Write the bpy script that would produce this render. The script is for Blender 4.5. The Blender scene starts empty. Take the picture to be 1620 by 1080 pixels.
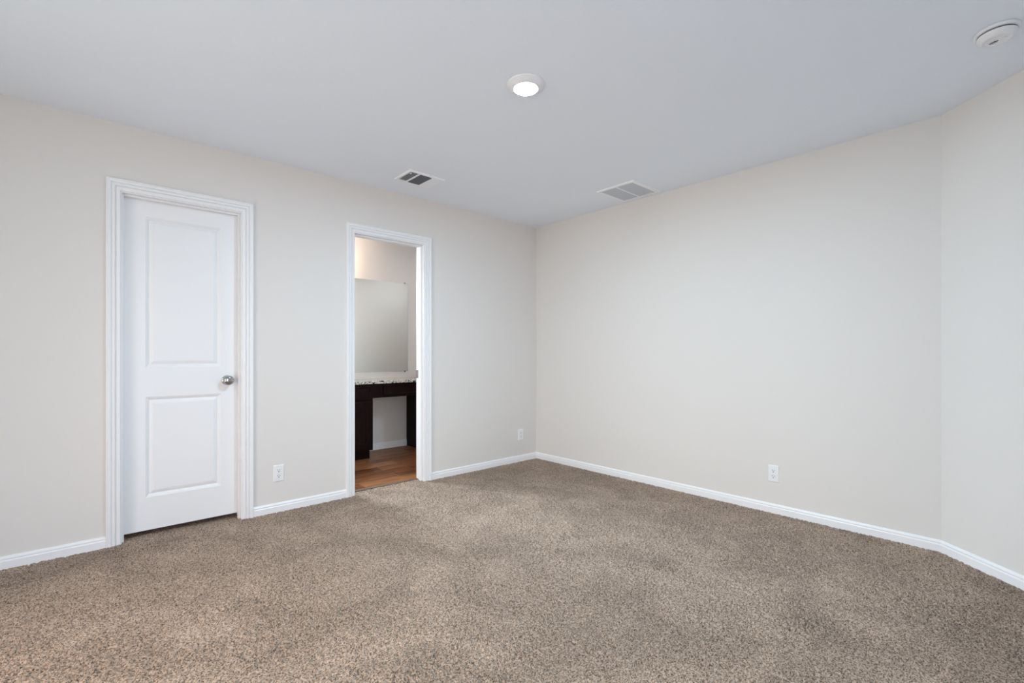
import bpy, bmesh, math, random
import numpy as np
from mathutils import Vector, Matrix

scn = bpy.context.scene
COL = scn.collection
random.seed(7)

# ------------------------------------------------------------------ camera
F_PX, HORIZON, YAW = 749.0, 559.0, math.radians(48.0)
cam_d = bpy.data.cameras.new('camera')
cam_d.sensor_width = 36.0
cam_d.lens = 36.0 * F_PX / 1620.0
cam_d.shift_y = (HORIZON - 540.0) / 1620.0
cam_d.clip_start = 0.05
cam = bpy.data.objects.new('camera', cam_d)
COL.objects.link(cam)
CX, CY, CZ = -3.561, -3.568, 1.106
cam.location = (CX, CY, CZ)
cam.rotation_euler = (math.radians(90), 0, YAW - math.radians(90))
scn.camera = cam

# ------------------------------------------------------------------ world, exposure, daylight
scn.view_settings.view_transform = 'Standard'
scn.view_settings.look = 'None'
scn.view_settings.gamma = 1.0
scn.view_settings.use_curve_mapping = False
scn.view_settings.exposure = 0.0
w = bpy.data.worlds.new('sky')
scn.world = w
w.use_nodes = True
w.node_tree.nodes['Background'].inputs[0].default_value = (0.72, 0.98, 1.0, 1)
w.node_tree.nodes['Background'].inputs[1].default_value = 0.13

H = 2.44            # ceiling height
T = 0.12            # wall thickness
XL, YB = -4.75, -4.95   # side wall with a window, rear wall with a window
CORNER_Y = -3.207   # where the right wall turns
DIAG = Vector((-0.665, -0.747)).normalized()
END = Vector((0, CORNER_Y)) + DIAG * ((CORNER_Y - YB) / -DIAG.y)


SIDE_WIN = (-4.25, -2.85, 0.09, 2.05)    # y0, y1, z0, z1
SIDE_WIN2 = (-2.45, -1.05, 0.09, 2.05)  # unseen second window, added for the light it admits
REAR_WIN = (-4.3, -2.7, 0.09, 2.05)      # x0, x1, z0, z1


def area(name, loc, aim, sx, sy, power, color, spread=180):
    d = bpy.data.lights.new(name, 'AREA')
    d.shape = 'RECTANGLE'
    d.size, d.size_y = sx, sy
    d.energy = power
    d.color = color
    d.spread = math.radians(spread)
    o = bpy.data.objects.new(name, d)
    o.location = loc
    o.rotation_euler = (Vector(aim) - Vector(loc)).to_track_quat('-Z', 'Y').to_euler()
    COL.objects.link(o)
    return o

# added area lamps outside the side and rear windows, fitted to imitate daylight
LIGHTS = {
    'side_near_wide': ((XL - 0.30, -3.55, 1.5), (0, -3.55, 0.9), 1.5, 1.7, 4, (0.75, 0.92, 1.0), 180),
    'side_near_low_fill': ((XL - 0.30, -3.55, 0.5), (0, -2.2, 0.3), 1.4, 0.7, 2.0, (0.65, 0.92, 1.0), 180),  # low lamps added to lift the wall bottoms
    'side_far_low_fill': ((XL - 0.30, -1.75, 0.5), (0, -1.75, 0.3), 1.4, 0.7, 21, (0.93, 0.86, 1.0), 180),
    'rear_low_fill': ((-3.5, YB - 0.30, 0.5), (-2.0, 0, 0.3), 1.4, 0.7, 17, (0.42, 0.62, 1.0), 180),
    'side_far_wide': ((XL - 0.30, -1.75, 1.5), (0, -1.75, 0.9), 1.5, 1.7, 19, (0.88, 1.0, 0.72), 180),
    'side_far_beam': ((XL - 0.30, -1.75, 1.7), (0, -1.9, 0.5), 1.3, 1.3, 9, (0.95, 1.0, 0.85), 80),
    'rear_beam': ((-3.5, YB - 0.30, 1.7), (-1.8, 0, 0.8), 1.3, 1.3, 14, (1.0, 0.85, 0.72), 95),
    'rear_sky': ((-4.2, YB - 1.6, 2.3), (-1.5, 0, 0.2), 2.0, 1.7, 23.0, (0.96, 1.00, 0.65), 180),
    'side_far_warm_fill': ((XL - 1.6, -1.75, 2.3), (0, -1.75, 0.2), 2.0, 1.7, 70, (1.0, 0.58, 0.33), 180),  # added warm lamp that tints the carpet
    'side_bounce': ((XL - 0.35, -3.55, 0.3), (-2.5, -2.5, H), 1.5, 0.8, 7.1, (0.61, 0.85, 1.00), 180),
    'rear_bounce': ((-3.5, YB - 0.35, 0.3), (-2.8, -2.5, H), 1.7, 0.8, 10.9, (0.41, 0.67, 1.00), 180),
}
LIGHTS['bathroom'] = ((-2.3, 1.55 + 0.9, 2.2), (-0.5, 0.12, 1.0), 1.2, 1.2, 460, (0.72, 0.88, 1.0), 180)  # added lamp brightening the wall seen in the mirror
for k_, v_ in LIGHTS.items():
    area('daylight_' + k_, *v_)


# ------------------------------------------------------------------ materials
def mat(name, color, rough=0.5, metal=0.0, bump=None, spec=0.5):
    m = bpy.data.materials.new(name)
    m.use_nodes = True
    nt = m.node_tree
    b = nt.nodes['Principled BSDF']
    b.inputs['Base Color'].default_value = (*color, 1)
    b.inputs['Roughness'].default_value = rough
    b.inputs['Metallic'].default_value = metal
    b.inputs['Specular IOR Level'].default_value = spec
    if bump:
        scale, strength, dist = bump
        tc = nt.nodes.new('ShaderNodeTexCoord')
        n = nt.nodes.new('ShaderNodeTexNoise')
        n.inputs['Scale'].default_value = scale
        n.inputs['Detail'].default_value = 3
        bm = nt.nodes.new('ShaderNodeBump')
        bm.inputs['Strength'].default_value = strength
        bm.inputs['Distance'].default_value = dist
        nt.links.new(tc.outputs['Object'], n.inputs['Vector'])
        nt.links.new(n.outputs['Fac'], bm.inputs['Height'])
        nt.links.new(bm.outputs['Normal'], b.inputs['Normal'])
    return m


def emit(name, color, strength):
    m = bpy.data.materials.new(name)
    m.use_nodes = True
    b = m.node_tree.nodes['Principled BSDF']
    b.inputs['Base Color'].default_value = (0.9, 0.9, 0.9, 1)
    b.inputs['Emission Color'].default_value = (*color, 1)
    b.inputs['Emission Strength'].default_value = strength
    return m


M_WALL = mat('wall_paint', (0.79, 0.745, 0.715), 0.75, bump=(90, 0.12, 0.002), spec=0.25)
M_CEIL = mat('ceiling_paint', (0.895, 0.93, 0.985), 0.9, bump=(60, 0.25, 0.003), spec=0.2)
M_TRIM = mat('trim_paint', (0.91, 0.895, 0.905), 0.38)
M_PLATE = mat('white_plastic', (0.88, 0.87, 0.88), 0.35)
M_SLOT = mat('slot_shade', (0.03, 0.03, 0.035), 0.6)
M_NICKEL = mat('brushed_nickel', (0.50, 0.49, 0.49), 0.12, 1.0)
M_PLATE_METAL = mat('strike_metal', (0.30, 0.26, 0.27), 0.35, 1.0)
M_VENT = mat('vent_enamel', (0.95, 0.955, 0.97), 0.4)
M_VENT_DARK = mat('duct_shade', (0.06, 0.065, 0.08), 0.7)
M_VENT_SHADE = mat('louver_shade', (0.15, 0.155, 0.17), 0.6)  # shade on the white middle louvers put into their colour
M_VENT_GREY = mat('grille_shade_grey', (0.62, 0.64, 0.68), 0.8)  # shade of the white return grille put into a grey
M_MIRROR = mat('mirror_silver', (0.93, 0.96, 0.94), 0.015, 1.0)
M_EDGE = mat('mirror_edge', (0.35, 0.40, 0.38), 0.2, 0.6)
M_LENS = emit('lamp_lens', (0.50, 0.78, 1.0), 1080)
M_SHADE = emit('vanity_shade', (1.0, 0.78, 0.56), 22)
M_FILL_BATH = emit('fill_lens_bath', (0.84, 0.93, 1.0), 150)

# espresso wood
M_WOOD = mat('espresso_wood', (0.018, 0.007, 0.006), 0.5, spec=0.1)
nt = M_WOOD.node_tree
b = nt.nodes['Principled BSDF']
tc = nt.nodes.new('ShaderNodeTexCoord')
mp = nt.nodes.new('ShaderNodeMapping'); mp.inputs['Scale'].default_value = (40, 40, 3)
n = nt.nodes.new('ShaderNodeTexNoise'); n.inputs['Scale'].default_value = 3; n.inputs['Detail'].default_value = 5
r = nt.nodes.new('ShaderNodeValToRGB')
r.color_ramp.elements[0].color = (0.006, 0.0025, 0.0025, 1); r.color_ramp.elements[0].position = 0.3
r.color_ramp.elements[1].color = (0.017, 0.0055, 0.0045, 1); r.color_ramp.elements[1].position = 0.75
nt.links.new(tc.outputs['Object'], mp.inputs[0]); nt.links.new(mp.outputs[0], n.inputs['Vector'])
nt.links.new(n.outputs['Fac'], r.inputs[0]); nt.links.new(r.outputs[0], b.inputs['Base Color'])

# speckled granite
M_GRANITE = mat('speckled_granite', (0.6, 0.57, 0.5), 0.15)
nt = M_GRANITE.node_tree
b = nt.nodes['Principled BSDF']
tc = nt.nodes.new('ShaderNodeTexCoord')
v = nt.nodes.new('ShaderNodeTexNoise'); v.inputs['Scale'].default_value = 42; v.inputs['Detail'].default_value = 4; v.inputs['Distortion'].default_value = 1.2
r = nt.nodes.new('ShaderNodeValToRGB'); r.color_ramp.interpolation = 'LINEAR'
r.color_ramp.elements[0].position = 0.42; r.color_ramp.elements[0].color = (0.02, 0.02, 0.022, 1)
r.color_ramp.elements[1].position = 0.50; r.color_ramp.elements[1].color = (0.72, 0.69, 0.60, 1)
e = r.color_ramp.elements.new(0.62); e.color = (0.78, 0.76, 0.70, 1)
e = r.color_ramp.elements.new(0.68); e.color = (0.28, 0.23, 0.17, 1)
nt.links.new(tc.outputs['Object'], v.inputs['Vector'])
nt.links.new(v.outputs['Fac'], r.inputs[0]); nt.links.new(r.outputs[0], b.inputs['Base Color'])

# wood look planks
M_PLANK = mat('wood_plank_tile', (0.2, 0.1, 0.05), 0.4, spec=0.3)
nt = M_PLANK.node_tree
b = nt.nodes['Principled BSDF']
tc = nt.nodes.new('ShaderNodeTexCoord')
br = nt.nodes.new('ShaderNodeTexBrick')
br.inputs['Scale'].default_value = 1.0
br.inputs['Brick Width'].default_value = 0.61
br.inputs['Row Height'].default_value = 0.152
br.inputs['Mortar Size'].default_value = 0.003
br.inputs['Color1'].default_value = (0.0, 0.0, 0.0, 1)
br.inputs['Color2'].default_value = (1, 1, 1, 1)
br.inputs['Mortar'].default_value = (0.5, 0.5, 0.5, 1)
br.offset = 0.37
mp = nt.nodes.new('ShaderNodeMapping'); mp.inputs['Scale'].default_value = (2.2, 22, 1)
n = nt.nodes.new('ShaderNodeTexNoise'); n.inputs['Scale'].default_value = 1.6; n.inputs['Detail'].default_value = 6; n.inputs['Distortion'].default_value = 0.8
ad = nt.nodes.new('ShaderNodeMath'); ad.operation = 'MULTIPLY_ADD'; ad.inputs[1].default_value = 0.30
r = nt.nodes.new('ShaderNodeValToRGB')
r.color_ramp.elements[0].position = 0.35; r.color_ramp.elements[0].color = (0.030, 0.010, 0.004, 1)
r.color_ramp.elements[1].position = 0.95; r.color_ramp.elements[1].color = (0.40, 0.17, 0.065, 1)
e = r.color_ramp.elements.new(0.6); e.color = (0.17, 0.052, 0.016, 1)
mx = nt.nodes.new('ShaderNodeMix'); mx.data_type = 'RGBA'
mx.inputs[7].default_value = (0.34, 0.19, 0.11, 1)
bmp = nt.nodes.new('ShaderNodeBump'); bmp.inputs['Distance'].default_value = 0.001; bmp.invert = True
nt.links.new(tc.outputs['Object'], br.inputs['Vector']); nt.links.new(tc.outputs['Object'], mp.inputs[0])
nt.links.new(mp.outputs[0], n.inputs['Vector'])
nt.links.new(br.outputs['Color'], ad.inputs[0]); nt.links.new(n.outputs['Fac'], ad.inputs[2])
nt.links.new(ad.outputs[0], r.inputs[0])
nt.links.new(br.outputs['Fac'], mx.inputs[0]); nt.links.new(r.outputs[0], mx.inputs[6])
nt.links.new(mx.outputs[2], b.inputs['Base Color'])
nt.links.new(br.outputs['Fac'], bmp.inputs['Height']); nt.links.new(bmp.outputs['Normal'], b.inputs['Normal'])

# carpet: tan and grey-brown flecked yarn, dark flecks partly painted pile shade, faint brushed patches
M_CARPET = mat('tan_carpet', (0.3, 0.25, 0.2), 0.95, spec=0.1)
nt = M_CARPET.node_tree
b = nt.nodes['Principled BSDF']
tc = nt.nodes.new('ShaderNodeTexCoord')
n1 = nt.nodes.new('ShaderNodeTexNoise'); n1.inputs['Scale'].default_value = 190; n1.inputs['Detail'].default_value = 2
r1 = nt.nodes.new('ShaderNodeValToRGB')
r1.color_ramp.elements[0].position = 0.34; r1.color_ramp.elements[0].color = (0.112, 0.070, 0.046, 1)
r1.color_ramp.elements[1].position = 0.58; r1.color_ramp.elements[1].color = (0.51, 0.388, 0.308, 1)
n2 = nt.nodes.new('ShaderNodeTexNoise'); n2.inputs['Scale'].default_value = 2.2; n2.inputs['Detail'].default_value = 6; n2.inputs['Roughness'].default_value = 0.62; n2.inputs['Distortion'].default_value = 0.9
r2 = nt.nodes.new('ShaderNodeMapRange'); r2.inputs['From Min'].default_value = 0.35; r2.inputs['From Max'].default_value = 0.65
r2.inputs['To Min'].default_value = 0.80; r2.inputs['To Max'].default_value = 1.13
mul = nt.nodes.new('ShaderNodeVectorMath'); mul.operation = 'SCALE'
nt.links.new(tc.outputs['Object'], n1.inputs['Vector']); nt.links.new(tc.outputs['Object'], n2.inputs['Vector'])
nt.links.new(n1.outputs['Fac'], r1.inputs[0]); nt.links.new(n2.outputs['Fac'], r2.inputs['Value'])
nt.links.new(r1.outputs[0], mul.inputs[0]); nt.links.new(r2.outputs[0], mul.inputs['Scale'])
nt.links.new(mul.outputs[0], b.inputs['Base Color'])

# window glass: clear, mostly transparent
M_GLASS = bpy.data.materials.new('window_glass')
M_GLASS.use_nodes = True
nt = M_GLASS.node_tree
nt.nodes.clear()
o_ = nt.nodes.new('ShaderNodeOutputMaterial')
t_ = nt.nodes.new('ShaderNodeBsdfTransparent')
g_ = nt.nodes.new('ShaderNodeBsdfGlossy'); g_.inputs['Roughness'].default_value = 0.02
m_ = nt.nodes.new('ShaderNodeMixShader'); m_.inputs[0].default_value = 0.06
nt.links.new(t_.outputs[0], m_.inputs[1]); nt.links.new(g_.outputs[0], m_.inputs[2]); nt.links.new(m_.outputs[0], o_.inputs[0])


# ------------------------------------------------------------------ helpers
def box(bm, x0, x1, y0, y1, z0, z1, bevel=0.0, seg=2, mi=0):
    g = bmesh.ops.create_cube(bm, size=1.0)
    vs = g['verts']
    for v in vs:
        v.co = Vector(((x0 + x1) / 2 + v.co.x * (x1 - x0), (y0 + y1) / 2 + v.co.y * (y1 - y0), (z0 + z1) / 2 + v.co.z * (z1 - z0)))
    fs = {f for v in vs for f in v.link_faces}
    for f in fs:
        f.material_index = mi
    if bevel:
        es = list({e for f in fs for e in f.edges})
        bmesh.ops.bevel(bm, geom=es, offset=bevel, segments=seg, affect='EDGES', profile=0.6)
    return vs


def lathe(bm, pts, seg=64, mi=0):
    """pts: (radius, z). Revolves about Z."""
    rings = []
    for (rad, z) in pts:
        if rad < 1e-6:
            rings.append([bm.verts.new((0, 0, z))])
        else:
            rings.append([bm.verts.new((rad * math.cos(2 * math.pi * i / seg), rad * math.sin(2 * math.pi * i / seg), z)) for i in range(seg)])
    for a, c in zip(rings, rings[1:]):
        for i in range(seg):
            j = (i + 1) % seg
            if len(a) == 1 and len(c) == 1:
                continue
            if len(a) == 1:
                f = bm.faces.new((a[0], c[i], c[j]))
            elif len(c) == 1:
                f = bm.faces.new((a[i], a[j], c[0]))
            else:
                f = bm.faces.new((a[i], a[j], c[j], c[i]))
            f.material_index = mi
            f.smooth = True


def obj(name, bm, mats, parent=None, loc=(0, 0, 0), rot=(0, 0, 0), smooth=False):
    bmesh.ops.recalc_face_normals(bm, faces=bm.faces)
    me = bpy.data.meshes.new(name)
    bm.to_mesh(me)
    bm.free()
    for m in (mats if isinstance(mats, (list, tuple)) else [mats]):
        me.materials.append(m)
    if smooth:
        for p in me.polygons:
            p.use_smooth = True
    o = bpy.data.objects.new(name, me)
    COL.objects.link(o)
    o.location = loc
    o.rotation_euler = rot
    if parent:
        o.parent = parent
    return o


def tag(o, label, cat, group=None, kind=None):
    o['label'] = label
    o['category'] = cat
    if group:
        o['group'] = group
    if kind:
        o['kind'] = kind
    return o


def empty(name, loc=(0, 0, 0), rot=(0, 0, 0)):
    o = bpy.data.objects.new(name, None)
    o.empty_display_size = 0.05
    COL.objects.link(o)
    o.location = loc
    o.rotation_euler = rot
    return o


def struct(name, bm, m, label, cat, parent=None):
    return tag(obj(name, bm, m, parent), label, cat, kind='structure')


def profile_sweep(bm, path, prof, normal, closed_ends=True):
    """Sweeps prof [(u, h)] along a planar polyline with mitred corners.
    path: list of (point3, inward direction u at that vertex already mitred)."""
    rings = []
    for p, u in path:
        rings.append([bm.verts.new(Vector(p) + Vector(u) * a + Vector(normal) * h) for a, h in prof])
    for a, c in zip(rings, rings[1:]):
        for i in range(len(prof) - 1):
            bm.faces.new((a[i], a[i + 1], c[i + 1], c[i]))
    if closed_ends:
        bm.faces.new(rings[0]); bm.faces.new(rings[-1][::-1])


# ------------------------------------------------------------------ room shell
D1 = (-3.405, -2.788, 2.046)     # closet door opening: x0, x1, head height
D2 = (-2.000, -1.382, 2.046)     # bathroom doorway
JT = 0.018                       # jamb thickness

bm = bmesh.new()
x_prev = XL - T
for (a, c, z) in (D1, D2):
    box(bm, x_prev, a - JT, 0, T, -0.06, H)
    box(bm, a - JT, c + JT, 0, T, z + JT, H)
    x_prev = c + JT
box(bm, x_prev, 0, 0, T, -0.06, H)
struct('wall_left', bm, M_WALL, 'pale greige wall on the left with the closed door and the open doorway', 'wall')

bm = bmesh.new()
box(bm, 0, T, CORNER_Y, T, -0.06, H)
struct('wall_right', bm, M_WALL, 'long plain pale wall on the right with one outlet', 'wall')

# angled wall with a bullnose-like soft turn
bm = bmesh.new()
nrm = Vector((-DIAG.y, DIAG.x))
if nrm.x < 0:
    nrm = -nrm
p0, p1 = Vector((0, CORNER_Y)), END
q0, q1 = Vector((T, CORNER_Y)), END + nrm * T + DIAG * 0.1
vs = []
for z in (-0.06, H):
    for p in (p0, p1, q1, q0):
        vs.append(bm.verts.new((p.x, p.y, z)))
bm.faces.new(vs[:4]); bm.faces.new(vs[4:])
for i in range(4):
    j = (i + 1) % 4
    bm.faces.new((vs[i], vs[j], vs[4 + j], vs[4 + i]))
struct('wall_corner', bm, M_WALL, 'short angled wall at the right edge, turning toward the camera', 'wall')

bm = bmesh.new()
y0, y1, z0, z1 = SIDE_WIN
y2, y3 = SIDE_WIN2[:2]
box(bm, XL - T, XL, YB - T, y0, -0.06, H)
box(bm, XL - T, XL, y1, y2, -0.06, H)
box(bm, XL - T, XL, y3, 0, -0.06, H)
for (ya, yb) in ((y0, y1), (y2, y3)):
    box(bm, XL - T, XL, ya, yb, -0.06, z0)
    box(bm, XL - T, XL, ya, yb, z1, H)
struct('wall_side', bm, M_WALL, 'pale wall with a window, outside the picture to the left', 'wall')
bm = bmesh.new()
x0, x1, z0, z1 = REAR_WIN
box(bm, XL, x0, YB - T, YB, -0.06, H)
box(bm, x1, END.x + 0.0, YB - T, YB, -0.06, H)
box(bm, x0, x1, YB - T, YB, -0.06, z0)
box(bm, x0, x1, YB - T, YB, z1, H)
struct('wall_rear', bm, M_WALL, 'pale wall with a window, behind the camera', 'wall')

bm = bmesh.new()
box(bm, XL - T, T, YB - T, T, H, H + 0.1)
box(bm, XL - T, 0.75 + T, T, 1.55 + T, H, H + 0.1)
struct('ceiling', bm, M_CEIL, 'flat white lightly textured ceiling', 'ceiling')


def window(name, a0, a1, z0, z1, axis, lab):
    root = empty(name)
    tag(root, lab, 'window', kind='structure')

    def bx(bm, u0, u1, d0, d1, w0, w1):
        if axis == 'x':
            box(bm, XL - d1, XL - d0, u0, u1, w0, w1, 0.002)
        elif axis == 'b':
            box(bm, u0, u1, BY + d0, BY + d1, w0, w1, 0.002)
        else:
            box(bm, u0, u1, YB - d1, YB - d0, w0, w1, 0.002)
    bm = bmesh.new()
    t = 0.04
    bx(bm, a0, a1, 0.05, 0.11, z0, z0 + t); bx(bm, a0, a1, 0.05, 0.11, z1 - t, z1)
    bx(bm, a0, a0 + t, 0.05, 0.11, z0 + t, z1 - t); bx(bm, a1 - t, a1, 0.05, 0.11, z0 + t, z1 - t)
    zm = (z0 + z1) / 2
    bx(bm, a0 + t, a1 - t, 0.06, 0.10, zm - 0.02, zm + 0.02)
    obj('window_frame', bm, M_TRIM, root)
    bm = bmesh.new()
    bx(bm, a0 + t, a1 - t, 0.078, 0.082, z0 + t, zm - 0.02)
    bx(bm, a0 + t, a1 - t, 0.078, 0.082, zm + 0.02, z1 - t)
    obj('window_pane', bm, M_GLASS, root)
    bm = bmesh.new()
    bx(bm, a0 - 0.03, a1 + 0.03, -0.03, -0.001, z0 - 0.018, z0)
    obj('window_sill', bm, M_TRIM, root)


window('window_1', *SIDE_WIN, 'x', 'white framed window in the side wall, outside the picture to the left')
window('window_3', *SIDE_WIN2, 'x', 'second white framed window in the side wall, unseen, added to let fitted light in')
window('window_2', *REAR_WIN, 'y', 'white framed window in the rear wall, behind the camera')

# bathroom and closet shells
BX0, BX1, BY = -2.55, 0.75, 1.55
BATH_WIN = (-2.50, -1.94, 1.15, 2.0)
bm = bmesh.new()
box(bm, BX0 - T, BATH_WIN[0], BY, BY + T, -0.06, H)
box(bm, BATH_WIN[1], BX1 + T, BY, BY + T, -0.06, H)
box(bm, BATH_WIN[0], BATH_WIN[1], BY, BY + T, -0.06, BATH_WIN[2])
box(bm, BATH_WIN[0], BATH_WIN[1], BY, BY + T, BATH_WIN[3], H)
struct('wall_bathroom_back', bm, M_WALL, 'warm lit bathroom wall seen through the open doorway behind the mirror', 'wall')
bm = bmesh.new(); box(bm, BX1, BX1 + T, T, BY, -0.06, H); box(bm, T, BX1 + T, 0, T, -0.06, H)
struct('wall_bathroom_right', bm, M_WALL, 'bathroom end wall on the right, past the vanity', 'wall')
window('window_4', *BATH_WIN, 'b', 'small white framed bathroom window, unseen, added to light the wall the mirror reflects')  # unseen opening added for the bathroom lamp outside
bm = bmesh.new(); box(bm, BX0 - T, BX0, T, BY, -0.06, H)
struct('wall_bathroom_left', bm, M_WALL, 'bathroom partition on the left, between bathroom and closet', 'wall')
bm = bmesh.new()
box(bm, XL - T, BX0 - T, 1.0, 1.0 + T, -0.06, H)
box(bm, XL - T, XL, 0.12, 1.0, -0.06, H)
struct('wall_closet', bm, M_WALL, 'closet shell behind the closed white door', 'wall')

bm = bmesh.new()
box(bm, BX0, BX1, T, BY, -0.06, -0.004)
box(bm, D2[0], D2[1], 0.098, T, -0.06, -0.004)
struct('floor_bathroom', bm, M_PLANK, 'brown wood-look plank floor beyond the open doorway', 'floor')
bm = bmesh.new()
box(bm, D2[0], D2[1], 0.088, 0.118, -0.02, 0.004, 0.002)
tag(obj('threshold_strip', bm, mat('threshold_brown', (0.17, 0.115, 0.09), 0.5)), 'thin brown reducer strip between carpet and wood-look floor in the doorway', 'threshold')

# ------------------------------------------------------------------ carpet, real pile relief
STEP = 0.004
xs = np.arange(XL, 0.0001, STEP)
ys = np.arange(YB, 0.0001 + 0.30, STEP)
nx, ny = len(xs), len(ys)
rng = np.random.default_rng(3)


def blur(a, k):
    for _ in range(k):
        a = (a + np.roll(a, 1, 0) + np.roll(a, -1, 0)) / 3
        a = (a + np.roll(a, 1, 1) + np.roll(a, -1, 1)) / 3
    return a


def unit(a):
    return (a - a.mean()) / a.std()


fine = unit(blur(rng.standard_normal((nx, ny)), 1))
diag = rng.standard_normal((nx, ny))
diag = unit(diag + np.roll(diag, (1, 0), (0, 1)) + np.roll(diag, (1, 1), (0, 1)) + np.roll(diag, (2, 1), (0, 1)) + 0.5 * np.roll(diag, (3, 1), (0, 1)))
mid = unit(blur(rng.standard_normal((nx, ny)), 3))
big = unit(blur(np.kron(rng.standard_normal((nx // 40 + 2, ny // 40 + 2)), np.ones((40, 40)))[:nx, :ny], 12))
amp = 1.0 - 0.30 * np.clip(big, -1.5, 1.5)
raw = unit(rng.standard_normal((nx, ny)))
hh = (0.45 * raw + 0.65 * fine + 0.60 * diag + 0.25 * mid) * amp
hh = np.where(hh < 0, hh * 1.55, hh * 0.6)          # tufts close together, deep little gaps
hgt = np.clip(hh, -4.0, 1.2) * 0.0025 - 0.0028
X, Y = np.meshgrid(xs, ys, indexing='ij')
Xj = X + rng.uniform(-1, 1, X.shape) * STEP * 0.32
Yj = Y + rng.uniform(-1, 1, X.shape) * STEP * 0.32
Xj[0], Xj[-1] = xs[0], xs[-1]
co = np.stack([Xj, Yj, hgt], -1).reshape(-1, 3)
ii, jj = np.meshgrid(np.arange(nx - 1), np.arange(ny - 1), indexing='ij')
cxm, cym = xs[ii] + STEP / 2, ys[jj] + STEP / 2
keep = (cym < 0.0)
keep |= (cxm > D2[0]) & (cxm < D2[1]) & (cym < 0.090)
keep |= (cxm > D1[0]) & (cxm < D1[1]) & (cym < 0.29)
side = (cxm - 0) * DIAG.y - (cym - CORNER_Y) * DIAG.x     # angled wall side test
ref = (-3 - 0) * DIAG.y - (-3 - CORNER_Y) * DIAG.x
keep &= (cym > CORNER_Y) | (side * np.sign(ref) > -0.004)
a = (ii * ny + jj)[keep]
quads = np.stack([a, a + ny, a + ny + 1, a + 1], -1).astype(np.int32)
used, inv = np.unique(quads, return_inverse=True)
quads = inv.reshape(-1, 4)
co = co[used]
me = bpy.data.meshes.new('floor')
me.vertices.add(len(co)); me.vertices.foreach_set('co', co.astype(np.float32).ravel())
me.loops.add(quads.size); me.loops.foreach_set('vertex_index', quads.ravel().astype(np.int32))
me.polygons.add(len(quads)); me.polygons.foreach_set('loop_start', np.arange(0, quads.size, 4, dtype=np.int32))
me.update(calc_edges=True)
me.polygons.foreach_set('use_smooth', np.ones(len(quads), dtype=bool))
me.materials.append(M_CARPET)
fl = bpy.data.objects.new('floor', me)
COL.objects.link(fl)
tag(fl, 'tan to grey brown cut-pile carpet covering the bedroom floor', 'carpet', kind='structure')

# ------------------------------------------------------------------ baseboards
BASE = [(0.0, -0.012), (0.013, -0.012), (0.013, 0.036), (0.0105, 0.040), (0.0095, 0.044), (0.0110, 0.0475), (0.0105, 0.051), (0.006, 0.0585), (0.0, 0.061)]


def baseboard(name, pts, label, scale=1.0):
    """pts: 2D points (x, y) of the wall line; offset toward the room on the left side of travel."""
    bm = bmesh.new()
    P = [Vector(p) for p in pts]
    rings = []
    for i, p in enumerate(P):
        ns = []
        if i > 0:
            d = (p - P[i - 1]).normalized(); ns.append(Vector((-d.y, d.x)))
        if i < len(P) - 1:
            d = (P[i + 1] - p).normalized(); ns.append(Vector((-d.y, d.x)))
        if len(ns) == 2:
            m = (ns[0] + ns[1]).normalized(); m = m / m.dot(ns[0])
        else:
            m = ns[0]
        rings.append([bm.verts.new((p.x + m.x * t, p.y + m.y * t, z * scale if z > 0 else z)) for t, z in BASE])
    for r0, r1 in zip(rings, rings[1:]):
        for i in range(len(BASE) - 1):
            bm.faces.new((r0[i], r0[i + 1], r1[i + 1], r1[i]))
    bm.faces.new(rings[0]); bm.faces.new(rings[-1][::-1])
    return struct(name, bm, M_TRIM, label, 'baseboard')


CW = 0.0645      # casing width
RV = 0.006       # reveal
baseboard('baseboard_left', [(D1[0] - RV - CW, 0), (XL, 0)], 'white moulded baseboard left of the closed door')
baseboard('baseboard_middle', [(D2[0] - RV - CW, 0), (D1[1] + RV + CW, 0)], 'white moulded baseboard between the closed door and the open doorway')
baseboard('baseboard_corner', [(-0.0131, 0), (D2[1] + RV + CW, 0)], 'white moulded baseboard from the open doorway to the room corner')
baseboard('baseboard_right', [tuple(Vector((0, CORNER_Y))), (0, 0)], 'long white moulded baseboard along the right wall')
baseboard('baseboard_angled', [tuple(END), (0, CORNER_Y)], 'white moulded baseboard along the angled wall at the right edge')
baseboard('baseboard_side', [(XL, -0.0131), (XL, YB + 0.0131)], 'white baseboard under the side window, outside the picture')
baseboard('baseboard_rear', [(XL, YB), tuple(END - DIAG * 0.012)], 'white baseboard under the rear window, behind the camera')
baseboard('baseboard_bathroom', [(-0.6755, BY), (-1.335, BY)], 'short white baseboard inside the vanity knee space', 1.15)

# ------------------------------------------------------------------ door trims
CAS = [(0.0, 0.0), (0.0, 0.0070), (0.002, 0.0090), (0.018, 0.0105), (0.0205, 0.0050), (0.0235, 0.0050), (0.0245, 0.0125), (0.028, 0.0145),
       (0.036, 0.0150), (0.040, 0.0095), (0.0425, 0.0095), (0.0440, 0.0165), (0.052, 0.0180), (0.0555, 0.0160), (0.0575, 0.0190), (0.0625, 0.0190), (0.0645, 0.0170), (0.0645, 0.0)]


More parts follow.
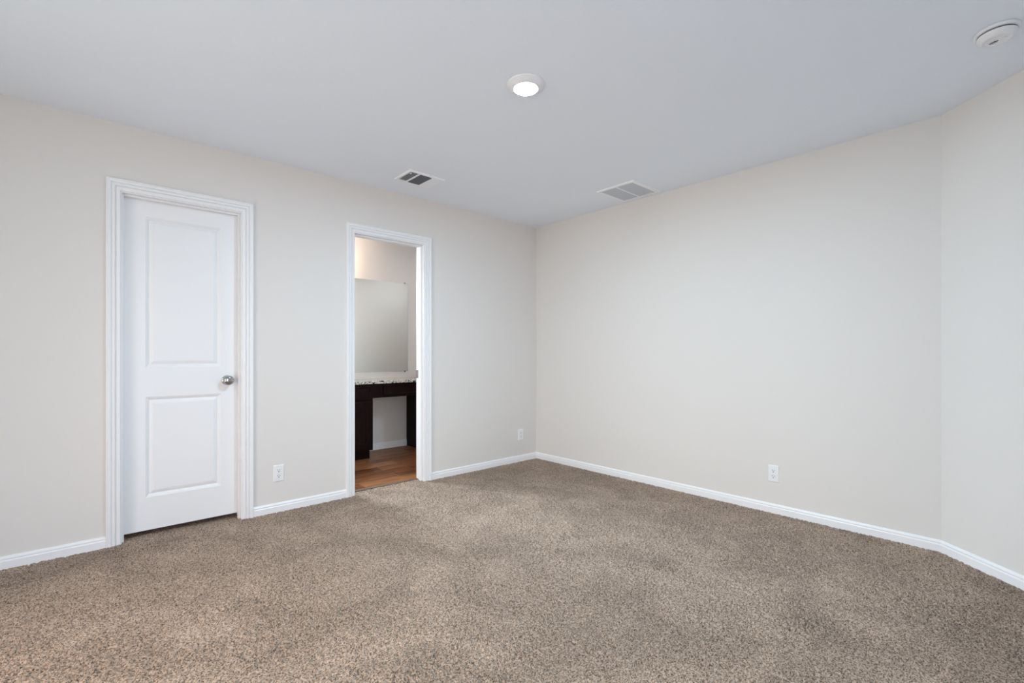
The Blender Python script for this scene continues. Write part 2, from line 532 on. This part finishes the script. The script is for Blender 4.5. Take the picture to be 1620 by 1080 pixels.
def door_trim(name, d, label, stop_y, plate=None):
    x0, x1, z1 = d
    a, c, t = x0 - RV, x1 + RV, z1 + RV
    bm = bmesh.new()
    path = [((a, 0, -0.012), (-1, 0, 0)), ((a, 0, t), (-1, 0, 1)), ((c, 0, t), (1, 0, 1)), ((c, 0, -0.012), (1, 0, 0))]
    profile_sweep(bm, path, CAS, (0, -1, 0))
    tr = struct(name, bm, M_TRIM, label, 'door casing')
    # jamb lining
    bm = bmesh.new()
    box(bm, x0 - JT + 0.0005, x0, 0.0, T, -0.012, z1 + JT - 0.0005)
    box(bm, x1, x1 + JT - 0.0005, 0.0, T, -0.012, z1 + JT - 0.0005)
    box(bm, x0, x1, 0.0, T, z1, z1 + JT - 0.0005)
    obj('jamb', bm, M_TRIM, tr)
    bm = bmesh.new()
    s0, s1 = stop_y
    box(bm, x0, x0 + 0.011, s0, s1, -0.011, z1, 0.0015)
    box(bm, x1 - 0.011, x1, s0, s1, -0.011, z1, 0.0015)
    box(bm, x0 + 0.011, x1 - 0.011, s0, s1, z1 - 0.011, z1, 0.0015)
    obj('door_stop', bm, M_TRIM, tr)
    if plate:
        bm = bmesh.new()
        box(bm, x1 - 0.0018, x1 + 0.001, T - 0.033, T + 0.004, plate - 0.035, plate + 0.035, 0.0006)
        p = obj('strike_plate', bm, M_PLATE_METAL, tr)
        p['label'] = 'dark metal strike plate on the right jamb'
    return tr


door_trim('trim_1', D1, 'white moulded casing around the closed two-panel door', (0.030, 0.0615))
door_trim('trim_2', D2, 'white moulded casing around the open doorway to the bathroom', (0.030, 0.0615), plate=0.925)

# ------------------------------------------------------------------ closed two panel door
door = empty('door_1', (D1[0], 0.064, 0))
tag(door, 'closed white two-panel door with a round satin metal knob', 'door', kind='structure')
LX0, LX1, LZ0, LZ1, LT = 0.003, D1[1] - D1[0] - 0.003, 0.030, D1[2] - 0.003, 0.035
bm = bmesh.new()


def V3(x, y, z):
    return bm.verts.new((x, y, z))


px0, px1 = -3.290 - D1[0], -2.893 - D1[0]
panels = [(px0, px1, 0.229, 0.840), (px0, px1, 1.020, 1.936)]
# front face grid with holes for the panels
gx = [LX0, px0, px1, LX1]
gz = [LZ0, 0.229, 0.840, 1.020, 1.936, LZ1]
grid = [[V3(x, 0, z) for z in gz] for x in gx]
for i in range(3):
    for k in range(5):
        if i == 1 and k in (1, 3):
            continue
        bm.faces.new((grid[i][k], grid[i + 1][k], grid[i + 1][k + 1], grid[i][k + 1]))
bk = [[V3(x, LT, z) for z in (LZ0, LZ1)] for x in (LX0, LX1)]
bm.faces.new((bk[0][0], bk[0][1], bk[1][1], bk[1][0]))
for path, (e0, e1) in ((([grid[0][k] for k in range(6)]), (bk[0][0], bk[0][1])), (([grid[3][k] for k in range(6)]), (bk[1][0], bk[1][1])),
                       (([grid[i][0] for i in range(4)]), (bk[0][0], bk[1][0])), (([grid[i][5] for i in range(4)]), (bk[0][1], bk[1][1]))):
    bm.faces.new(path + [e1, e0])
# moulded panel rings: inset, depth
RING = [(0.0, 0.0), (0.0015, 0.0022), (0.006, 0.0038), (0.011, 0.0070), (0.0155, 0.0118), (0.0190, 0.0130), (0.0205, 0.0124),
        (0.029, 0.0080), (0.035, 0.0058), (0.0395, 0.0055), (0.0402, 0.0030)]
for (a0, a1, c0, c1) in panels:
    prev = None
    for (ins, dep) in RING:
        if prev is None:
            i0, k0 = 1, gz.index(c0)
            ring = [grid[1][k0], grid[2][k0], grid[2][k0 + 1], grid[1][k0 + 1]]
        else:
            ring = [V3(a0 + ins, dep, c0 + ins), V3(a1 - ins, dep, c0 + ins), V3(a1 - ins, dep, c1 - ins), V3(a0 + ins, dep, c1 - ins)]
            for q in range(4):
                bm.faces.new((prev[q], prev[(q + 1) % 4], ring[(q + 1) % 4], ring[q]))
        prev = ring
    bm.faces.new(prev)
obj('door_leaf', bm, M_TRIM, door)
# knob: rose, neck, ball
kx, kz = -2.857 - D1[0], 0.928
bm = bmesh.new()
lathe(bm, [(0, 0.0), (0.0325, 0.0), (0.0325, 0.002), (0.031, 0.0045), (0.026, 0.007), (0.015, 0.009), (0, 0.009)], 48)
rose = obj('rose', bm, M_NICKEL, door, (kx, -0.0002, kz), (math.radians(90), 0, 0))
bm = bmesh.new()
lathe(bm, [(0, 0.008), (0.0135, 0.008), (0.0125, 0.014), (0.0135, 0.020), (0.019, 0.024), (0.0265, 0.029), (0.0310, 0.036), (0.0325, 0.043),
           (0.0312, 0.050), (0.0275, 0.056), (0.0215, 0.0600), (0.0150, 0.0622), (0.008, 0.0632), (0.0, 0.0635)], 64)
knob = obj('door_knob', bm, M_NICKEL, door, (kx, -0.0002, kz), (math.radians(90), 0, 0))
knob['label'] = 'round satin nickel knob'

# ------------------------------------------------------------------ outlets
def outlet(loc, rz, label, slots='duplex'):
    root = empty('wall_outlet', loc, (0, 0, rz))          # local: x across, -y out of wall
    tag(root, label, 'outlet', 'electrical outlets low on the walls')
    bm = bmesh.new()
    wv, hv, t = 0.035, 0.0575, 0.0055
    back = [bm.verts.new((sx * wv, 0, sz * hv)) for sx, sz in ((-1, -1), (1, -1), (1, 1), (-1, 1))]
    midr = [bm.verts.new((sx * wv, -0.0025, sz * hv)) for sx, sz in ((-1, -1), (1, -1), (1, 1), (-1, 1))]
    fr = [bm.verts.new((sx * (wv - 0.004), -t, sz * (hv - 0.004))) for sx, sz in ((-1, -1), (1, -1), (1, 1), (-1, 1))]
    for r0, r1 in ((back, midr), (midr, fr)):
        for i in range(4):
            bm.faces.new((r0[i], r0[(i + 1) % 4], r1[(i + 1) % 4], r1[i]))
    bm.faces.new(fr); bm.faces.new(back[::-1])
    obj('cover_plate', bm, M_PLATE, root)
    for s in (1, -1):
        bm = bmesh.new()
        zc = s * 0.0195
        if slots == 'duplex':
            # rounded receptacle face
            pts = []
            for k in range(24):
                an = 2 * math.pi * k / 24
                x = 0.0172 * math.cos(an); z = max(-0.0135, min(0.0135, 0.0172 * math.sin(an)))
                pts.append((x, z))
            lo = [bm.verts.new((x, -t + 0.0005, zc + z)) for x, z in pts]
            hi = [bm.verts.new((x * 0.96, -t - 0.0016, zc + z * 0.96)) for x, z in pts]
            for k in range(24):
                bm.faces.new((lo[k], lo[(k + 1) % 24], hi[(k + 1) % 24], hi[k]))
            bm.faces.new(hi)
        rec = obj('receptacle', bm, M_PLATE, root)
        bm = bmesh.new()
        yq = -t - 0.0019
        box(bm, -0.0078, -0.0052, yq, yq + 0.0008, zc + 0.001, zc + 0.0095)
        box(bm, 0.0052, 0.0078, yq, yq + 0.0008, zc + 0.002, zc + 0.0088)
        g = bmesh.ops.create_cone(bm, cap_ends=True, segments=16, radius1=0.0031, radius2=0.0031, depth=0.0008,
                                  matrix=Matrix.Translation((0, yq + 0.0004, zc - 0.0068)) @ Matrix.Rotation(math.radians(90), 4, 'X'))
        so = obj('socket_holes', bm, M_SLOT, rec)
    bm = bmesh.new()
    lathe(bm, [(0, 0), (0.003, 0), (0.0028, 0.0012), (0, 0.0016)], 20)
    obj('screw', bm, M_PLATE, root, (0, -t + 0.0002, 0), (math.radians(90), 0, 0))
    return root


outlet((-2.5545, 0, 0.266), 0, 'white duplex outlet low on the wall between the closed door and the open doorway')
outlet((-0.2285, 0, 0.271), 0, 'white outlet low on the left wall, right beside the room corner')
outlet((0, -2.337, 0.270), math.radians(-90), 'white duplex outlet low on the long right wall')

# ------------------------------------------------------------------ ceiling lamp
def ceiling_lamp(x, y, label, lens_mat):
    lamp = empty('ceiling_light', (x, y, H))
    tag(lamp, label, 'ceiling light')
    bm = bmesh.new()
    lathe(bm, [(0.0, -0.0003), (0.0955, -0.0003), (0.0955, -0.004), (0.094, -0.0055), (0.089, -0.0085), (0.082, -0.0130), (0.074, -0.0185), (0.0660, -0.0220), (0.0610, -0.0234), (0.0592, -0.0230), (0.0585, -0.0205), (0.0, -0.0205)], 72)
    obj('trim_ring', bm, M_PLATE, lamp)
    bm = bmesh.new()
    lathe(bm, [(0.0583, -0.0207), (0.0580, -0.0215), (0.05, -0.0222), (0.0, -0.0226)], 72)
    obj('lens', bm, lens_mat, lamp)
    return lamp


ceiling_lamp(-1.937, -1.867, 'small round white disc light glowing on the ceiling', M_LENS)
ceiling_lamp(-0.10, 0.72, 'unseen round disc light added on the bathroom ceiling to brighten the reflected wall', M_FILL_BATH)  # unseen fill lamp, added to brighten the bathroom

# ------------------------------------------------------------------ smoke detector
sd = empty('smoke_detector', (-0.762, -3.455, H), (0, 0, math.radians(60)))
tag(sd, 'round white smoke detector on the ceiling near the angled wall', 'smoke detector')
bm = bmesh.new()
lathe(bm, [(0, -0.0003), (0.0700, -0.0003), (0.0708, -0.004), (0.0700, -0.011), (0.0675, -0.0125), (0.0600, -0.0130), (0, -0.0130)], 72)
obj('mounting_base', bm, M_PLATE, sd)
bm = bmesh.new()
lathe(bm, [(0, -0.0172), (0.0605, -0.0172), (0.0608, -0.021), (0.0575, -0.031), (0.0500, -0.0385), (0.0455, -0.0415), (0.0430, -0.0418), (0.0405, -0.0395), (0.030, -0.0388), (0, -0.0388)], 72)
obj('cover', bm, M_PLATE, sd)
bm = bmesh.new()
lathe(bm, [(0, -0.0132), (0.0592, -0.0132), (0.0592, -0.0170), (0, -0.0170)], 48)
obj('gap_shade_disc', bm, M_SLOT, sd)
bm = bmesh.new()
for k in range(5):
    box(bm, 0.000 + k * 0.0064, 0.0036 + k * 0.0064, -0.0140 + (0.004 if k in (0, 4) else 0), 0.003 - (0.004 if k in (0, 4) else 0), -0.0394, -0.0386)
obj('sounder_grille', bm, M_SLOT, sd)
bm = bmesh.new()
lathe(bm, [(0, -0.0386), (0.0065, -0.0386), (0.006, -0.0400), (0, -0.0404)], 32)
for v in bm.verts:
    v.co += Vector((-0.022, -0.010, 0))
obj('test_button', bm, M_PLATE, sd)

# ------------------------------------------------------------------ ceiling registers
def frame_ring(bm, hx, hy, w, z0, z1, lip=0.004):
    """Bevelled flat frame around an opening, hanging below z0."""
    out = [(-hx, -hy), (hx, -hy), (hx, hy), (-hx, hy)]
    def ring(ins, z):
        return [bm.verts.new((math.copysign(abs(x) - ins, x), math.copysign(abs(y) - ins, y), z)) for x, y in out]
    rs = [ring(0, z0), ring(0.0005, z0 - 0.0015), ring(lip, z1), ring(w - 0.003, z1), ring(w, z1 + 0.002), ring(w, z0)]
    for r0, r1 in zip(rs, rs[1:]):
        for i in range(4):
            bm.faces.new((r0[i], r0[(i + 1) % 4], r1[(i + 1) % 4], r1[i]))


sv = empty('supply_register', (-1.663, -0.405, H))
tag(sv, 'small white supply air register with shade-darkened louvers on the ceiling near the open doorway', 'air vent')
HX, HY = 0.152, 0.120
bm = bmesh.new()
frame_ring(bm, HX, HY, 0.024, -0.0002, -0.008)
for xb in (-0.062, 0.050):
    box(bm, xb, xb + 0.012, -HY + 0.024, HY - 0.024, -0.0075, -0.001)
obj('register_frame', bm, M_VENT, sv)
bm = bmesh.new()
box(bm, -HX + 0.022, HX - 0.022, -HY + 0.022, HY - 0.022, -0.0008, -0.0002)  # thin dark sheet painting the shade of the duct
obj('duct_shade_sheet', bm, M_VENT_DARK, sv)


def slats(name, x0, x1, y0, y1, along, n, tilt, m, wd=0.013):
    bm = bmesh.new()
    for k in range(n):
        t = (k + 0.5) / n
        if along == 'y':
            c = Vector((x0 + (x1 - x0) * t, (y0 + y1) / 2, -0.0062)); hl = (y1 - y0) / 2
            rot = Matrix.Rotation(tilt, 3, 'Y')
            sz = (wd / 2, hl, 0.0004)
        else:
            c = Vector(((x0 + x1) / 2, y0 + (y1 - y0) * t, -0.0062)); hl = (x1 - x0) / 2
            rot = Matrix.Rotation(tilt, 3, 'X')
            sz = (hl, wd / 2, 0.0004)
        vs = box(bm, -sz[0], sz[0], -sz[1], sz[1], -sz[2], sz[2])
        for v in vs:
            v.co = rot @ v.co + c
    return obj(name, bm, m, sv)


yi = HY - 0.024
slats('left_louvers', -HX + 0.024, -0.062, -yi, yi, 'y', 5, math.radians(-30), M_VENT, 0.0095)['label'] = 'louvers with dark gaps'
slats('middle_louvers', -0.050, 0.050, -yi, yi, 'x', 12, math.radians(-50), M_VENT_SHADE, 0.012)['label'] = 'middle louvers with shade painted in dark grey'
slats('right_louvers', 0.062, HX - 0.024, -yi, yi, 'y', 6, math.radians(30), M_VENT, 0.0105)
bm = bmesh.new()
box(bm, -0.1205, -0.1165, -yi + 0.015, -yi + 0.030, -0.013, -0.006, 0.001)
obj('damper_lever', bm, M_VENT, sv)

rg = empty('return_grille', (-0.245, -1.312, H))
tag(rg, 'wide white return air grille with two fine-louvered panels on the ceiling beside the right wall', 'air vent')
GX, GY = 0.190, 0.178
bm = bmesh.new()
frame_ring(bm, GX, GY, 0.030, -0.0002, -0.008)
box(bm, -GX + 0.030, GX - 0.030, -0.006, 0.006, -0.0085, -0.001, 0.001)
obj('grille_frame', bm, M_VENT, rg)
sv_keep = sv
sv = rg
for (a0, a1) in ((-GY + 0.030, -0.006), (0.006, GY - 0.030)):
    o = slats('fine_louvers', -GX + 0.030, GX - 0.030, a0, a1, 'x', 18, math.radians(-10), M_VENT_GREY, 0.0072)
sv = sv_keep
bm = bmesh.new()
box(bm, -GX + 0.029, GX - 0.029, -GY + 0.029, GY - 0.029, -0.0012, -0.0003)  # grey sheet painting the shade behind the louvers
obj('duct_shade_sheet', bm, M_VENT_GREY, rg)

# ------------------------------------------------------------------ bathroom: vanity, top, mirror, light
YF = 1.10    # face of the vanity
ZT = 0.788   # underside of the stone top


def panel_door(bm, x0, x1, z0, z1, y, t=0.019, rail=0.055):
    """Recessed panel front: frame with a sunk panel, front at y."""
    out = [(x0, z0), (x1, z0), (x1, z1), (x0, z1)]
    def ring(ins, yy):
        return [bm.verts.new((x0 + ins, yy, z0 + ins)), bm.verts.new((x1 - ins, yy, z0 + ins)), bm.verts.new((x1 - ins, yy, z1 - ins)), bm.verts.new((x0 + ins, yy, z1 - ins))]
    rs = [ring(0, y + t), ring(0, y + 0.002), ring(0.002, y), ring(rail, y), ring(rail + 0.006, y + 0.008)]
    for r0, r1 in zip(rs, rs[1:]):
        for i in range(4):
            bm.faces.new((r0[i], r0[(i + 1) % 4], r1[(i + 1) % 4], r1[i]))
    bm.faces.new(rs[-1]); bm.faces.new(rs[0][::-1])


def cabinet(x0, x1, label, doors):
    root = empty('vanity_cabinet', ((x0 + x1) / 2, 0, 0))
    tag(root, label, 'cabinet')
    cx = (x0 + x1) / 2
    bm = bmesh.new()
    box(bm, x0 - cx, x1 - cx, YF, BY - 0.001, 0.095, ZT - 0.0005)
    box(bm, x0 - cx + 0.001, x1 - cx - 0.001, YF + 0.075, BY - 0.001, -0.004, 0.095)
    obj('body', bm, M_WOOD, root)
    for (a0, a1) in doors:
        bm = bmesh.new()
        panel_door(bm, a0 - cx, a1 - cx, 0.115, 0.605, YF - 0.0195)
        obj('door', bm, M_WOOD, root)
        bm = bmesh.new()
        panel_door(bm, a0 - cx, a1 - cx, 0.628, 0.760, YF - 0.0195, rail=0.012)
        obj('drawer_front', bm, M_WOOD, root)
    return root


cabinet(-2.545, -1.322, 'dark espresso vanity cabinet left of the knee space', [(-2.53, -2.19), (-2.17, -1.78), (-1.755, -1.350)])
cabinet(-0.674, 0.10, 'dark espresso vanity cabinet right of the knee space, mostly hidden by the doorway', [(-0.645, -0.300), (-0.280, 0.070)])
kd = empty('knee_space_drawer', (-0.998, 0, 0))
tag(kd, 'dark espresso drawer unit bridging the knee space under the granite top', 'drawer')
bm = bmesh.new()
box(bm, -0.3235, 0.3235, YF, YF + 0.018, 0.638, ZT - 0.0005)
box(bm, -0.3235, 0.3235, YF + 0.40, YF + 0.418, 0.69, ZT - 0.0005)
box(bm, -0.3235, -0.30, YF + 0.018, YF + 0.40, 0.66, ZT - 0.0005)
box(bm, 0.30, 0.3235, YF + 0.018, YF + 0.40, 0.66, ZT - 0.0005)
obj('apron', bm, M_WOOD, kd)
bm = bmesh.new()
panel_door(bm, -0.210, 0.290, 0.664, 0.768, YF - 0.0195, rail=0.010)
obj('drawer_front', bm, M_WOOD, kd)

bm = bmesh.new()
box(bm, -2.548, 0.12, YF - 0.028, BY - 0.001, ZT, 0.818, 0.004, 3)
tag(obj('granite_countertop', bm, M_GRANITE), 'cream and black speckled granite top on the dark vanity', 'countertop')

mr = empty('wall_mirror', (-1.65, BY, 0.894))
tag(mr, 'large frameless mirror on the bathroom wall above the granite top', 'mirror')
bm = bmesh.new()
box(bm, -0.24, 0.994, -0.0065, -0.0005, 0, 1.056, mi=1)
bm.faces.ensure_lookup_table()
for f in bm.faces:
    if f.calc_center_median().y < -0.006:
        f.material_index = 0
obj('mirror_glass', bm, [M_MIRROR, M_EDGE], mr)
for (mx_, mz_) in ((0.950, 1.056), (0.950, 0.0), (-0.14, 0.0), (-0.14, 1.056)):
    bm = bmesh.new()
    s = 1 if mz_ > 0.5 else -1
    box(bm, mx_ - 0.010, mx_ + 0.010, -0.010, -0.0068, min(mz_ - s * 0.007, mz_ + s * 0.005), max(mz_ - s * 0.007, mz_ + s * 0.005), 0.0008)
    box(bm, mx_ - 0.006, mx_ + 0.006, -0.010, -0.0005, min(mz_ + s * 0.0006, mz_ + s * 0.012), max(mz_ + s * 0.0006, mz_ + s * 0.012), 0.0008)
    obj('mirror_clip', bm, M_NICKEL, mr)

vl = empty('vanity_light', (-1.68, BY, 2.17))
tag(vl, 'warm vanity light bar above the bathroom mirror, hidden left of the doorway', 'wall light')
bm = bmesh.new(); box(bm, -0.28, 0.28, -0.025, -0.0005, -0.04, 0.04, 0.006)
obj('backplate', bm, M_NICKEL, vl)
for xk in (-0.19, 0.0, 0.19):
    bm = bmesh.new()
    lathe(bm, [(0.028, 0.0), (0.034, -0.01), (0.048, -0.07), (0.058, -0.115), (0.056, -0.115), (0.0, -0.10)], 32)
    for v in bm.verts:
        v.co += Vector((xk, -0.11, 0.03))
    sh = obj('lamp_shade', bm, M_SHADE, vl)
    bm = bmesh.new()
    box(bm, xk - 0.008, xk + 0.008, -0.115, -0.024, 0.022, 0.036, 0.003)
    obj('arm', bm, M_NICKEL, vl)
